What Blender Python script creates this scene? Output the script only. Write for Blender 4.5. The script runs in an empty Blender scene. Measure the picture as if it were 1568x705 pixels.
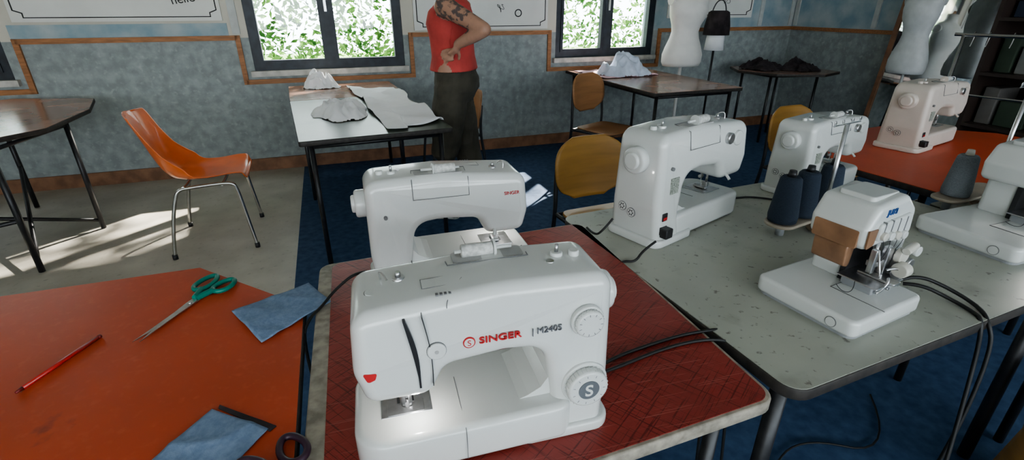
import bpy, bmesh, math, random
from mathutils import Vector, Matrix, noise
random.seed(7)
scene = bpy.context.scene
COL = scene.collection
rad = math.radians

# ------------------------------------------------------------------ materials
MATS = {}
def mat(name, col, rough=.5, metal=0, var=.07, scale=14, bump=0, coat=0, col2=None, detail=4, lo=.35, hi=.65, spec=.5, stretch=None):
    if name in MATS: return MATS[name]
    m = bpy.data.materials.new(name); m.use_nodes = True
    nt = m.node_tree; b = nt.nodes['Principled BSDF']
    tc = nt.nodes.new('ShaderNodeTexCoord'); nz = nt.nodes.new('ShaderNodeTexNoise')
    nz.inputs['Scale'].default_value = scale; nz.inputs['Detail'].default_value = detail
    if stretch:
        mp = nt.nodes.new('ShaderNodeMapping'); mp.inputs['Scale'].default_value = stretch
        nt.links.new(tc.outputs['Object'], mp.inputs['Vector']); nt.links.new(mp.outputs[0], nz.inputs['Vector'])
    else:
        nt.links.new(tc.outputs['Object'], nz.inputs['Vector'])
    cr = nt.nodes.new('ShaderNodeValToRGB'); nt.links.new(nz.outputs[0], cr.inputs[0])
    c1 = [max(0, c*(1-var)) for c in col]; c2 = [min(1, c*(1+var)) for c in col] if col2 is None else list(col2)
    if col2 is not None: c1 = list(col)
    cr.color_ramp.elements[0].position = lo; cr.color_ramp.elements[1].position = hi
    cr.color_ramp.elements[0].color = (*c1, 1); cr.color_ramp.elements[1].color = (*c2, 1)
    nt.links.new(cr.outputs[0], b.inputs['Base Color'])
    b.inputs['Roughness'].default_value = rough; b.inputs['Metallic'].default_value = metal
    b.inputs['Specular IOR Level'].default_value = spec
    b.inputs['Coat Weight'].default_value = coat
    if bump:
        bp = nt.nodes.new('ShaderNodeBump'); bp.inputs['Strength'].default_value = bump; bp.inputs['Distance'].default_value = .01
        nt.links.new(nz.outputs[0], bp.inputs['Height']); nt.links.new(bp.outputs[0], b.inputs['Normal'])
    MATS[name] = m
    return m

def overlay(m, kind, color, scale, lo, hi, rot=0, stretch=(1, 1, 1), detail=2, strength=1.0):
    nt = m.node_tree; b = nt.nodes['Principled BSDF']
    src = b.inputs['Base Color'].links[0].from_socket
    tc = nt.nodes.new('ShaderNodeTexCoord'); mp = nt.nodes.new('ShaderNodeMapping')
    rt = nt.nodes.new('ShaderNodeVectorRotate'); rt.rotation_type = 'Z_AXIS'; rt.inputs['Angle'].default_value = rot
    nt.links.new(tc.outputs['Object'], rt.inputs['Vector'])
    mp.inputs['Scale'].default_value = stretch
    nt.links.new(rt.outputs[0], mp.inputs['Vector'])
    t = nt.nodes.new('ShaderNodeTexNoise'); t.inputs['Detail'].default_value = detail
    t.inputs['Scale'].default_value = scale
    nt.links.new(mp.outputs[0], t.inputs['Vector'])
    mr = nt.nodes.new('ShaderNodeMapRange'); mr.inputs['From Min'].default_value = lo; mr.inputs['From Max'].default_value = hi
    mr.inputs['To Max'].default_value = strength
    nt.links.new(t.outputs[0], mr.inputs['Value'])
    mx = nt.nodes.new('ShaderNodeMix'); mx.data_type = 'RGBA'
    nt.links.new(mr.outputs[0], mx.inputs[0]); nt.links.new(src, mx.inputs[6]); mx.inputs[7].default_value = (*color, 1)
    nt.links.new(mx.outputs[2], b.inputs['Base Color'])

WHITE = mat('machine_plastic', (.60, .615, .595), .22, var=.02, scale=5, coat=.3)
WHITE2 = mat('aged_plastic', (.54, .52, .46), .32, var=.04, scale=8, coat=.2)
CREAM = mat('cream_plastic', (.60, .53, .47), .35, var=.03)
GREYP = mat('grey_plastic', (.30, .31, .32), .4)
DARKP = mat('dark_plastic', (.02, .02, .022), .4)
SEAM = mat('seam_grey', (.16, .16, .16), .6)
STEEL = mat('steel', (.62, .62, .63), .28, metal=1, var=.1, scale=60)
CHROME = mat('chrome', (.55, .54, .52), .2, metal=1, var=.1)
REDINK = mat('red_ink', (.45, .02, .02), .5)
GREYINK = mat('grey_ink', (.13, .13, .14), .5)
BLACKM = mat('black_metal', (.018, .018, .02), .38, var=.3, scale=30)
CABLE = mat('black_rubber', (.01, .01, .01), .5)

REDTOP = mat('red_laminate', (.27, .038, .028), .36, var=.12, scale=5)
overlay(REDTOP, 'noise', (.09, .008, .007), 6, .58, .63, rad(38), (1.5, 60, 1), 3, .75)
overlay(REDTOP, 'noise', (.09, .008, .007), 6, .58, .63, rad(-52), (1.5, 60, 1), 3, .75)
overlay(REDTOP, 'noise', (.42, .14, .11), 5, .62, .66, rad(-15), (1.5, 70, 1), 3, .5)
ORTOP = mat('orange_laminate', (.50, .070, .020), .42, var=.10, scale=3)
overlay(ORTOP, 'noise', (.18, .028, .015), 9, .68, .75, 0, (1, 1, 1), 5, .8)
overlay(ORTOP, 'noise', (.58, .11, .045), 60, .55, .8, 0, (1, 1, 1), 2, .5)
WHTOP = mat('white_laminate', (.36, .37, .315), .33, var=.10, scale=4, detail=8)
overlay(WHTOP, 'noise', (.11, .10, .08), 55, .64, .72, 0, (1, 1, 1), 3, .8)
overlay(WHTOP, 'noise', (.11, .10, .08), 9, .58, .82, 0, (1, 1, 1), 8, .6)
GRTOP = mat('green_laminate', (.085, .10, .075), .3, var=.2, scale=5, detail=8)
WOODTOP = mat('varnished_top', (.32, .19, .14), .2, var=.2, scale=4, detail=8)
EDGE = mat('worn_edge', (.30, .27, .22), .6, var=.3, scale=40)
DEDGE = mat('dark_edge', (.035, .03, .026), .6, var=.3, scale=40)
PLY = mat('ochre_plywood', (.43, .23, .06), .35, var=.14, scale=3, stretch=(1, 1, 8))
PLY2 = mat('brown_plywood', (.36, .18, .08), .4, var=.14, scale=3, stretch=(1, 1, 8))
TRIM = mat('wood_trim', (.36, .16, .065), .55, var=.2, scale=12, stretch=(1, 6, 6))
BASEB = mat('baseboard_wood', (.26, .13, .07), .6, var=.25, scale=10)
WPAPER = mat('grey_wallpaper', (.255, .285, .28), .75, scale=13, detail=8, col2=(.36, .395, .39), lo=.38, hi=.66)
overlay(WPAPER, 'noise', (.52, .55, .54), 24, .56, .80, 0, (1, 1, 1), 3, .6)
CREAMW = mat('upper_wall_paint', (.60, .57, .49), .8, var=.06, scale=3)
BLUEW = mat('blue_wash_paint', (.23, .34, .40), .8, scale=5, detail=8, col2=(.43, .49, .50))
CONC = mat('concrete', (.40, .37, .31), .45, scale=3.5, detail=10, col2=(.58, .545, .47), lo=.3, hi=.7)
overlay(CONC, 'noise', (.20, .175, .14), 30, .60, .8, 0, (1, 1, 1), 6, .6)
BLUEF = mat('blue_carpet', (.016, .048, .115), .8, scale=22, detail=10, col2=(.05, .105, .20), lo=.3, hi=.75)
CEIL = mat('ceiling_paint', (.7, .68, .64), .9)
WINF = mat('window_frame_paint', (.022, .028, .038), .45, var=.3)
BOARD = mat('poster_white', (.72, .72, .68), .6, var=.05, scale=3)
INK = mat('ink_black', (.015, .015, .015), .6)
CLOTHW = mat('white_cloth', (.86, .86, .87), .85, var=.02)
CLOTHB = mat('pale_blue_cloth', (.62, .68, .80), .85, var=.12)
CLOTHP = mat('pink_cloth', (.66, .42, .46), .85, var=.25, scale=20)
DENIM = mat('blue_fabric', (.15, .22, .34), .9, scale=90, col2=(.21, .29, .42), detail=3, bump=.2)
DARKC = mat('dark_cloth', (.03, .022, .025), .9, var=.5)

# ------------------------------------------------------------------ helpers
def empty(name, loc=(0, 0, 0), rz=0, sc=1):
    e = bpy.data.objects.new(name, None); e.location = loc; e.rotation_euler = (0, 0, rz)
    e.scale = (sc, sc, sc) if not isinstance(sc, tuple) else sc
    e.empty_display_size = .05
    COL.objects.link(e); return e

def obj(name, verts, faces, m, parent=None, smooth=False, loc=None, rot=None):
    me = bpy.data.meshes.new(name); me.from_pydata([tuple(v) for v in verts], [], faces)
    o = bpy.data.objects.new(name, me); COL.objects.link(o)
    if m: me.materials.append(m)
    bm = bmesh.new(); bm.from_mesh(me); bmesh.ops.recalc_face_normals(bm, faces=bm.faces); bm.to_mesh(me); bm.free()
    if smooth:
        for p in me.polygons: p.use_smooth = len(p.vertices) <= 4
    if parent: o.parent = parent
    if loc: o.location = loc
    if rot: o.rotation_euler = rot
    return o

def fillet(pts, n=6):
    out = []; N = len(pts)
    for i in range(N):
        p = Vector(pts[i][:2]); r = pts[i][2] if len(pts[i]) > 2 else 0
        a = Vector(pts[i-1][:2]); c = Vector(pts[(i+1) % N][:2])
        if r <= 0: out.append(p); continue
        d1 = (a-p); d2 = (c-p); l1 = d1.length; l2 = d2.length; d1.normalize(); d2.normalize()
        ang = d1.angle(d2)
        tl = min(r/math.tan(ang/2), l1*.49, l2*.49); rr = tl*math.tan(ang/2)
        bis = (d1+d2).normalized(); cen = p+bis*(rr/math.sin(ang/2))
        s = p+d1*tl; e = p+d2*tl
        a0 = math.atan2(s.y-cen.y, s.x-cen.x); a1 = math.atan2(e.y-cen.y, e.x-cen.x)
        da = (a1-a0+math.pi) % (2*math.pi)-math.pi
        for k in range(n+1):
            t = a0+da*k/n; out.append(Vector((cen.x+rr*math.cos(t), cen.y+rr*math.sin(t))))
    res = []
    for p in out:
        if not res or (p-res[-1]).length > 1e-5: res.append(p)
    if (res[0]-res[-1]).length < 1e-5: res.pop()
    return res

def offset(poly, d):
    N = len(poly); area = sum(poly[i-1].x*poly[i].y-poly[i].x*poly[i-1].y for i in range(N))
    sg = 1 if area > 0 else -1; out = []
    for i in range(N):
        e1 = (poly[i]-poly[i-1]).normalized(); e2 = (poly[(i+1) % N]-poly[i]).normalized()
        n1 = Vector((-e1.y, e1.x))*sg; n2 = Vector((-e2.y, e2.x))*sg
        m = (n1+n2)/max(.3, 1+n1.dot(n2)); out.append(poly[i]+m*d)
    return out

def prism(name, pts, a, b, r, m, parent=None, plane='xz', n=4, warp=None, fn=6, loc=None, rot=None):
    """rounded prism: 2-D outline extruded from a to b with edge radius r"""
    if r > 0: pts = [(p[0], p[1], (max(p[2], r*1.12) if len(p) > 2 and p[2] > 0 else 0)) for p in pts]
    poly = fillet(pts, fn); rings = []
    ks = range(n+1) if r > 0 else [n]
    for k in ks:
        ph = math.pi/2*k/n; rings.append((offset(poly, r*(1-math.sin(ph))), a+r*(1-math.cos(ph))))
    for k in reversed(list(ks)):
        ph = math.pi/2*k/n; rings.append((offset(poly, r*(1-math.sin(ph))), b-r*(1-math.cos(ph))))
    V = []; N = len(poly)
    for pl, h in rings:
        for p in pl:
            if plane == 'xz': v = Vector((p.x, h, p.y))
            elif plane == 'xy': v = Vector((p.x, p.y, h))
            else: v = Vector((h, p.x, p.y))
            V.append(warp(v) if warp else v)
    F = [tuple(range(N)), tuple(range((len(rings)-1)*N, len(rings)*N))]
    for i in range(len(rings)-1):
        for j in range(N):
            F.append((i*N+j, i*N+(j+1) % N, (i+1)*N+(j+1) % N, (i+1)*N+j))
    o = obj(name, V, F, m, parent, True, loc, rot)
    if r <= 0:
        for p in o.data.polygons: p.use_smooth = False
    return o

def box(name, x0, x1, y0, y1, z0, z1, m, parent=None, r=0, **k):
    return prism(name, [(x0, y0, r), (x1, y0, r), (x1, y1, r), (x0, y1, r)], z0, z1, min(r*.85, (z1-z0)*.45), m, parent, 'xy', 3, fn=4, **k)

def cyl(name, p0, p1, r0, m, parent=None, r1=None, n=24, bev=0):
    p0 = Vector(p0); p1 = Vector(p1); d = p1-p0; L = d.length; q = d.to_track_quat('Z', 'Y')
    r1 = r0 if r1 is None else r1
    rs = [(0, r0), (L, r1)] if not bev else [(0, r0-bev), (bev*.3, r0-bev*.3), (bev, r0), (L-bev, r1), (L-bev*.3, r1-bev*.3), (L, r1-bev)]
    V = []
    for z, r in rs:
        for i in range(n):
            a = 2*math.pi*i/n; V.append(p0+q @ Vector((r*math.cos(a), r*math.sin(a), z)))
    K = len(rs); F = [tuple(range(n)), tuple(range((K-1)*n, K*n))]
    for k in range(K-1):
        for i in range(n): F.append((k*n+i, k*n+(i+1) % n, (k+1)*n+(i+1) % n, (k+1)*n+i))
    return obj(name, V, F, m, parent, True)

def tube(name, pts, r, m, parent=None, cyc=False, smooth=True):
    cu = bpy.data.curves.new(name, 'CURVE'); cu.dimensions = '3D'; cu.bevel_depth = r; cu.bevel_resolution = 3; cu.use_fill_caps = True
    if smooth:
        s = cu.splines.new('NURBS'); s.points.add(len(pts)-1)
        for i, p in enumerate(pts): s.points[i].co = (*p, 1)
        s.use_endpoint_u = not cyc; s.order_u = 3; s.use_cyclic_u = cyc; cu.resolution_u = 6
    else:
        s = cu.splines.new('POLY'); s.points.add(len(pts)-1)
        for i, p in enumerate(pts): s.points[i].co = (*p, 1)
        s.use_cyclic_u = cyc
    cu.materials.append(m)
    o = bpy.data.objects.new(name, cu); COL.objects.link(o)
    if parent: o.parent = parent
    return o

def loft(name, secs, m, parent=None, n=28, sq=2.0):
    V = []
    for cx, cy, z, rx, ry in secs:
        for i in range(n):
            a = 2*math.pi*i/n; c = math.cos(a); s = math.sin(a)
            V.append((cx+rx*math.copysign(abs(c)**(2/sq), c), cy+ry*math.copysign(abs(s)**(2/sq), s), z))
    K = len(secs); F = [tuple(range(n)), tuple(range((K-1)*n, K*n))]
    for k in range(K-1):
        for i in range(n): F.append((k*n+i, k*n+(i+1) % n, (k+1)*n+(i+1) % n, (k+1)*n+i))
    return obj(name, V, F, m, parent, True)

def text(name, s, size, loc, rot, m, parent=None, ext=.0003, align='LEFT', sx=1, bold=.004):
    cu = bpy.data.curves.new(name, 'FONT'); cu.body = s; cu.size = size; cu.extrude = ext; cu.align_x = align
    cu.materials.append(m); cu.offset = size*bold
    o = bpy.data.objects.new(name, cu); o.location = loc; o.rotation_euler = rot; o.scale = (sx, 1, 1); COL.objects.link(o)
    if parent: o.parent = parent
    return o

# ------------------------------------------------------------------ room shell
TH = math.atan(.356); O = Vector((0, 5.27, 0))
E1 = Vector((math.cos(TH), math.sin(TH), 0)); NN = Vector((math.sin(TH), -math.cos(TH), 0))
def W(s, d, z=0): return O+E1*s+NN*d+Vector((0, 0, z))
SL, SR, ZT, DEP = -6.6, 3.58, 2.9, 9.0

def multi_box(name, boxes, mats, loc=O, rz=TH):
    V = []; F = []; MI = []
    for (x0, x1, y0, y1, z0, z1, mi) in boxes:
        b = len(V)
        V += [(x0, y0, z0), (x1, y0, z0), (x1, y1, z0), (x0, y1, z0), (x0, y0, z1), (x1, y0, z1), (x1, y1, z1), (x0, y1, z1)]
        for f in [(0, 3, 2, 1), (4, 5, 6, 7), (0, 1, 5, 4), (1, 2, 6, 5), (2, 3, 7, 6), (3, 0, 4, 7)]:
            F.append(tuple(b+i for i in f)); MI.append(mi)
    o = obj(name, V, F, None); o.location = loc; o.rotation_euler = (0, 0, rz)
    for mm in mats: o.data.materials.append(mm)
    for p, mi in zip(o.data.polygons, MI): p.material_index = mi
    return o

wins = [(-5.25, -4.02, .88, 2.1), (-2.357, -1.07, .88, 2.1), (.473, 1.635, .90, 2.1)]
bx = []; T = .22; ZD = 1.15
segs = [(SL, wins[0][0])]+[(wins[i][1], wins[i+1][0]) for i in range(2)]+[(wins[2][1], SR)]
for i, (a, b) in enumerate(segs):
    bx += [(a, b, 0, T, 0, ZD, 0), (a, b, 0, T, ZD, ZT, 1 if i < 3 else 2)]
for (a, b, z0, z1) in wins:
    bx += [(a, b, 0, T, 0, z0, 0), (a, b, 0, T, z1, ZT, 1)]
multi_box('wall_back', bx, [WPAPER, CREAMW, BLUEW])
multi_box('wall_right', [(SR, SR+.2, -DEP, .22, 0, ZD, 0), (SR, SR+.2, -DEP, .22, ZD, ZT, 1)], [WPAPER, BLUEW])
multi_box('wall_left', [(SL-.2, SL, -DEP, .22, 0, ZD, 0), (SL-.2, SL, -DEP, .22, ZD, ZT, 1)], [WPAPER, CREAMW])
# front wall behind the photographer: a row of wide openings onto the daylight
fw = [(SL, SR, -DEP-.2, -DEP, 0, .85, 0), (SL, SR, -DEP-.2, -DEP, 2.45, ZT, 1)]
for s in (SL, -4.9, -3.0, -1.1, .8, 2.7): fw.append((s, s+.22, -DEP-.2, -DEP, .85, 2.45, 1))
multi_box('wall_front', fw, [WPAPER, CREAMW])
multi_box('floor', [(SL, SR, -DEP, 0, -.1, 0, 0)], [CONC])
multi_box('ceiling', [(SL, SR, -DEP+.0, 0, ZT, ZT+.1, 0)], [CEIL])
multi_box('blue_carpet', [(-2.1, SR-.03, -DEP+.1, -.03, 0, .003, 0)], [BLUEF])

tw = .038
def rail(s0, s1, z): return (s0, s1, -.02, 0, z-tw/2, z+tw/2, 0)
def post(s, z0, z1): return (s-tw/2, s+tw/2, -.02, 0, z0-tw/2, z1+tw/2, 0)
zs = .79
dado = [rail(-6.6, -5.33, ZD), post(-5.33, zs, ZD), rail(-5.33, -3.93, zs), post(-3.93, zs, ZD), rail(-3.93, -2.44, ZD), post(-2.44, zs, ZD),
        rail(-2.44, -1.0, zs), post(-1.0, zs, ZD), rail(-1.0, .40, ZD), post(.40, zs, ZD), rail(.40, 1.71, zs), post(1.71, zs, ZD), rail(1.71, SR, ZD)]
multi_box('trim_1', dado, [TRIM])
multi_box('trim_2', [(SR-.02, SR, -DEP, -.02, ZD-tw/2, ZD+tw/2, 0)], [TRIM])
BAT = mat('batten_paint', (.52, .54, .52), .7)
multi_box('trim_3', [(SR-.015, SR, -y-.05, -y, ZD+.03, ZT, 0) for y in (.02, 1.0, 2.0, 3.0)]+[(s, s+.05, -.015, 0, ZD+.03, ZT, 0) for s in (3.05, SR-.07)]+[(s, s+.06, -.015, 0, ZD+.03, ZT, 0) for s in (-2.47,)], [BAT])
multi_box('baseboard_back', [(SL, SR, -.02, 0, 0, .11, 0)], [BASEB])
multi_box('baseboard_right', [(SR-.02, SR, -DEP, -.02, 0, .11, 0)], [BASEB])
multi_box('wall_frieze', [(-3.95, -2.5, -.008, 0, 1.17, 1.265, 0)], [BLUEW])

GLASS = bpy.data.materials.new('window_glass'); GLASS.use_nodes = True
nt = GLASS.node_tree; nt.nodes.clear(); out = nt.nodes.new('ShaderNodeOutputMaterial')
tr = nt.nodes.new('ShaderNodeBsdfTransparent'); gl = nt.nodes.new('ShaderNodeBsdfGlossy'); gl.inputs['Roughness'].default_value = .02
mx = nt.nodes.new('ShaderNodeMixShader'); mx.inputs[0].default_value = .05
nt.links.new(tr.outputs[0], mx.inputs[1]); nt.links.new(gl.outputs[0], mx.inputs[2]); nt.links.new(mx.outputs[0], out.inputs[0])
SILL = mat('sill_stone', (.50, .48, .44), .6, var=.2)
for i, (a, b, z0, z1) in enumerate(wins):
    e = empty('window_%d' % (i+1), O, TH)
    f = .055; c = (a+b)/2; y0, y1 = .01, .07
    def fb(n, x0, x1, za, zb, ya=y0, yb=y1, m=WINF): return box(n, x0, x1, ya, yb, za, zb, m, e)
    fb('frame_left', a, a+f, z0, z1); fb('frame_right', b-f, b, z0, z1)
    fb('frame_bottom', a+f, b-f, z0, z0+f); fb('frame_top', a+f, b-f, z1-f, z1)
    fb('mullion', c-.035, c+.035, z0+f, z1-f, -.005, y1)
    for k, (p, q) in enumerate([(a+f, c-.035), (c+.035, b-f)]):
        g = .028
        fb('sash_l%d' % k, p, p+g, z0+f, z1-f, y0-.012, y1-.01); fb('sash_r%d' % k, q-g, q, z0+f, z1-f, y0-.012, y1-.01)
        fb('sash_b%d' % k, p+g, q-g, z0+f, z0+f+g, y0-.012, y1-.01); fb('sash_t%d' % k, p+g, q-g, z1-f-g, z1-f, y0-.012, y1-.01)
        fb('pane_%d' % k, p+g, q-g, z0+f+g, z1-f-g, .035, .039, GLASS)
    fb('sill', a-.03, b+.03, z0-.045, z0, -.05, .0, SILL)
    fb('handle', c-.01, c+.01, 1.35, 1.47, -.035, -.005, STEEL)

def poster(name, s0, s1, z0, z1, seed, words):
    e = empty(name, O, TH); random.seed(seed)
    box('panel', s0, s1, -.022, -.003, z0, z1, BOARD, e)
    i = .03; k = .05; y = -.024
    P = [(s0+i+k, z0+i), (s1-i-k, z0+i), (s1-i-k, z0+i+k*.6), (s1-i, z0+i+k), (s1-i, z1-i-k), (s1-i-k, z1-i-k*.6), (s1-i-k, z1-i), (s0+i+k, z1-i), (s0+i+k, z1-i-k*.6), (s0+i, z1-i-k), (s0+i, z0+i+k), (s0+i+k, z0+i+k*.6)]
    tube('border', [(p[0], y, p[1]) for p in P], .005, INK, e, True, False)
    for t, x, z, sz in words:
        text('writing', t, sz, (x, y-.001, z), (rad(90), rad(-8), 0), INK, e)
    for q in range(5):
        x = random.uniform(s0+.15, s1-.15); z = random.uniform(z0+.14, z1-.1)
        pts = [(x+random.uniform(-.05, .05)+j*.01, y, z+random.uniform(-.05, .05)) for j in range(9)]
        tube('doodle', pts, .0022, INK, e)
poster('wall_poster', -3.9, -2.52, 1.285, 2.15, 1, [('hello', -2.85, 1.405, .09), ('et les couleurs', -3.7, 1.5, .12)])
poster('wall_poster', -.96, .37, 1.185, 2.15, 2, [('la fabrique', -.6, 1.5, .12), ('O', .02, 1.29, .1)])
poster('wall_poster', 1.78, 2.92, 1.27, 2.15, 3, [('coudre', 2.0, 1.5, .1)])

# outside: hedge, unseen high leaves added to screen the sun, lawn
LEAF = bpy.data.materials.new('leaves'); LEAF.use_nodes = True
nt = LEAF.node_tree; nt.nodes.clear(); out = nt.nodes.new('ShaderNodeOutputMaterial')
df = nt.nodes.new('ShaderNodeBsdfDiffuse'); tl = nt.nodes.new('ShaderNodeBsdfTranslucent'); mx = nt.nodes.new('ShaderNodeMixShader'); mx.inputs[0].default_value = .5
tc = nt.nodes.new('ShaderNodeTexCoord'); nz = nt.nodes.new('ShaderNodeTexNoise'); nz.inputs['Scale'].default_value = 2.2; nz.inputs['Detail'].default_value = 6
cr = nt.nodes.new('ShaderNodeValToRGB'); cr.color_ramp.elements[0].color = (.022, .07, .016, 1); cr.color_ramp.elements[1].color = (.20, .36, .10, 1)
cr.color_ramp.elements[0].position = .40; cr.color_ramp.elements[1].position = .66
nt.links.new(tc.outputs['Object'], nz.inputs['Vector']); nt.links.new(nz.outputs[0], cr.inputs[0])
nt.links.new(cr.outputs[0], df.inputs[0]); nt.links.new(cr.outputs[0], tl.inputs[0])
nt.links.new(df.outputs[0], mx.inputs[1]); nt.links.new(tl.outputs[0], mx.inputs[2]); nt.links.new(mx.outputs[0], out.inputs[0])
random.seed(11); V = []; F = []
def leaf(c, L):
    q = Matrix.Rotation(random.uniform(0, 6.28), 3, 'Z') @ Matrix.Rotation(random.uniform(-1.3, 1.3), 3, 'X') @ Matrix.Rotation(random.uniform(0, 6.28), 3, 'Y')
    w = L*.42; b = len(V)
    V.extend([c+q @ Vector(p) for p in [(-L, 0, 0), (-L*.2, w, .01), (L, 0, 0), (-L*.2, -w, .01)]])
    F.append((b, b+1, b+2, b+3))
for i in range(26000):
    s = random.uniform(-7, 6.5); y = random.uniform(1.8, 3.6); z = random.uniform(0, 2.7)
    if noise.noise(Vector((s*.9, y, z*1.1))) < -.28: continue
    leaf(Vector((s, y, z)), random.uniform(.03, .075))
for i in range(5000):  # added leaf canopy out of view: masks and dapples sun entering the windows
    s = random.uniform(-3, 5.5); y = random.uniform(2.0, 3.0); z = random.uniform(3.2, 5.4)
    dense = (1.05 < s < 2.6) or (z > 4.45 and s < 1.05) or s < .05
    if not dense and noise.noise(Vector((s*3, y*2, z*3))) < .28: continue
    leaf(Vector((s, y, z)), random.uniform(.07, .13))
hedge = obj('hedge_and_sun_screen', V, F, LEAF); hedge.location = O; hedge.rotation_euler = (0, 0, TH)
GRASS = mat('grass', (.10, .2, .04), .9, scale=8, col2=(.25, .4, .1))
multi_box('garden_lawn', [(-12, 10, .22, 14, -.25, -.1, 0)], [GRASS])

# ------------------------------------------------------------------ tables
def table(name, poly, zt, top, edge, legs, th=.028, r=.03, border=None, legr=.014, strut=None, legm=BLACKM, lam=None):
    cx = sum(p[0] for p in poly)/len(poly); cy = sum(p[1] for p in poly)/len(poly)
    e = empty(name, (cx, cy, 0))
    P = [(p[0]-cx, p[1]-cy, r) for p in poly]
    prism('core', P, zt-th, zt-.0015, .004, edge, e, 'xy', 2)
    L = [Vector((p[0]-cx, p[1]-cy)) for p in (lam or poly)]
    ins = offset(L, border if border else .003)
    prism('laminate', [(p.x, p.y, max(.004, r-.006)) for p in ins], zt-.0018, zt, 0, top, e, 'xy')
    for i, (x, y) in enumerate(legs):
        cyl('leg_%d' % i, (x-cx, y-cy, zt-th), (x-cx, y-cy, .004), legr, legm, e, n=14)
    n = len(legs)
    for i in range(n):
        a = legs[i]; b = legs[(i+1) % n]
        cyl('apron_%d' % i, (a[0]-cx, a[1]-cy, zt-th-.02), (b[0]-cx, b[1]-cy, zt-th-.02), .011, legm, e, n=10)
    for (a, b) in (strut or []):
        cyl('strut', (a[0]-cx, a[1]-cy, a[2]), (b[0]-cx, b[1]-cy, b[2]), .012, legm, e, n=10)
    return e
def rect(x, y, ang, w, d):
    c, s = math.cos(rad(ang)), math.sin(rad(ang))
    return [(x, y), (x+c*w, y+s*w), (x+c*w-s*d, y+s*w+c*d), (x-s*d, y+c*d)]
def inset(poly, k=.08):
    return [(p.x, p.y) for p in offset([Vector(p) for p in poly], k)]

ZTB = .76
R1 = [(-.274, .389), (.478, .682), (.222, 1.475), (-.520, 1.183)]
R1L = [(-.252, .397), (.478, .682), (.222, 1.475), (-.498, 1.192)]
table('red_sewing_table', R1, ZTB, REDTOP, EDGE, inset(R1, .07), border=.009, r=.035, lam=R1L)
OR = [(-.484, .985), (-.8345, 1.170), (-1.5, .93), (-1.72, .45), (-1.50, -.05), (-.9, -.2), (-.33, .03), (-.236, .27)]
table('orange_cutting_table', OR, ZTB, ORTOP, DEDGE, [(-.55, .9), (-1.4, .85), (-1.4, .05), (-.42, .1)], r=.01)
WT = rect(.512, .690, 23, 1.24, .90)
table('white_sewing_table', WT, ZTB, WHTOP, DEDGE, inset(WT, .09), r=.045, legr=.018)
WT2 = rect(1.668, 1.180, 23, .95, .50)
table('white_side_table', WT2, ZTB, WHTOP, DEDGE, inset(WT2, .08), r=.02)
OT = [(1.60, 1.74), (1.43, 2.14), (1.66, 2.66), (2.2, 2.9), (2.66, 2.7), (2.85, 2.27)]
table('orange_sewing_table', OT, ZTB, ORTOP, DEDGE, [(1.72, 1.95), (1.62, 2.35), (2.2, 2.75), (2.6, 2.35)], r=.01)
GT = rect(-1.095, 2.50, 24, .83, 1.30)
table('green_work_table', GT, ZTB, GRTOP, DEDGE, inset(GT, .06), r=.015)
c24, s24 = math.cos(rad(24)), math.sin(rad(24))
gx, gy = -1.095-s24*1.31, 2.50+c24*1.31
GT2 = rect(gx, gy, 23, .86, .78)
table('wooden_work_table', GT2, ZTB, WOODTOP, DEDGE, inset(GT2, .06), r=.015)
JT = [(1.09, 3.88), (1.90, 4.19), (1.38, 5.65), (.55, 5.36)]
table('varnished_work_table', JT, .785, WOODTOP, DEDGE, inset(JT, .07), r=.015)
LT = [(-3.75, 3.80), (-3.15, 3.82), (-2.86, 3.40), (-2.66, 2.82), (-2.78, 2.40), (-3.3, 2.15), (-3.9, 2.35), (-4.2, 2.95)]
table('octagonal_table', LT, ZTB, WOODTOP, DEDGE, [(-2.81, 3.12), (-2.70, 2.50), (-3.75, 2.6), (-3.6, 3.5)], r=.01, legr=.016,
      strut=[((-2.70, 2.50, .06), (-3.6, 3.5, .32)), ((-2.70, 2.50, .32), (-3.75, 2.6, .06)), ((-2.81, 3.12, .06), (-3.75, 2.6, .3))])
FX = -.24
FT = [(2.75, 6.0), (2.68, 5.62), (2.95, 5.30), (3.42, 5.25), (3.72, 5.5), (3.60, 5.85), (3.3, 6.1)]
FT = [(x+FX, y-.02) for x, y in FT]
table('round_side_table', FT, ZTB, WOODTOP, DEDGE, [(2.85+FX, 5.85), (2.98+FX, 5.45), (3.5+FX, 5.5), (3.3+FX, 5.95)], r=.02)

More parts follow.
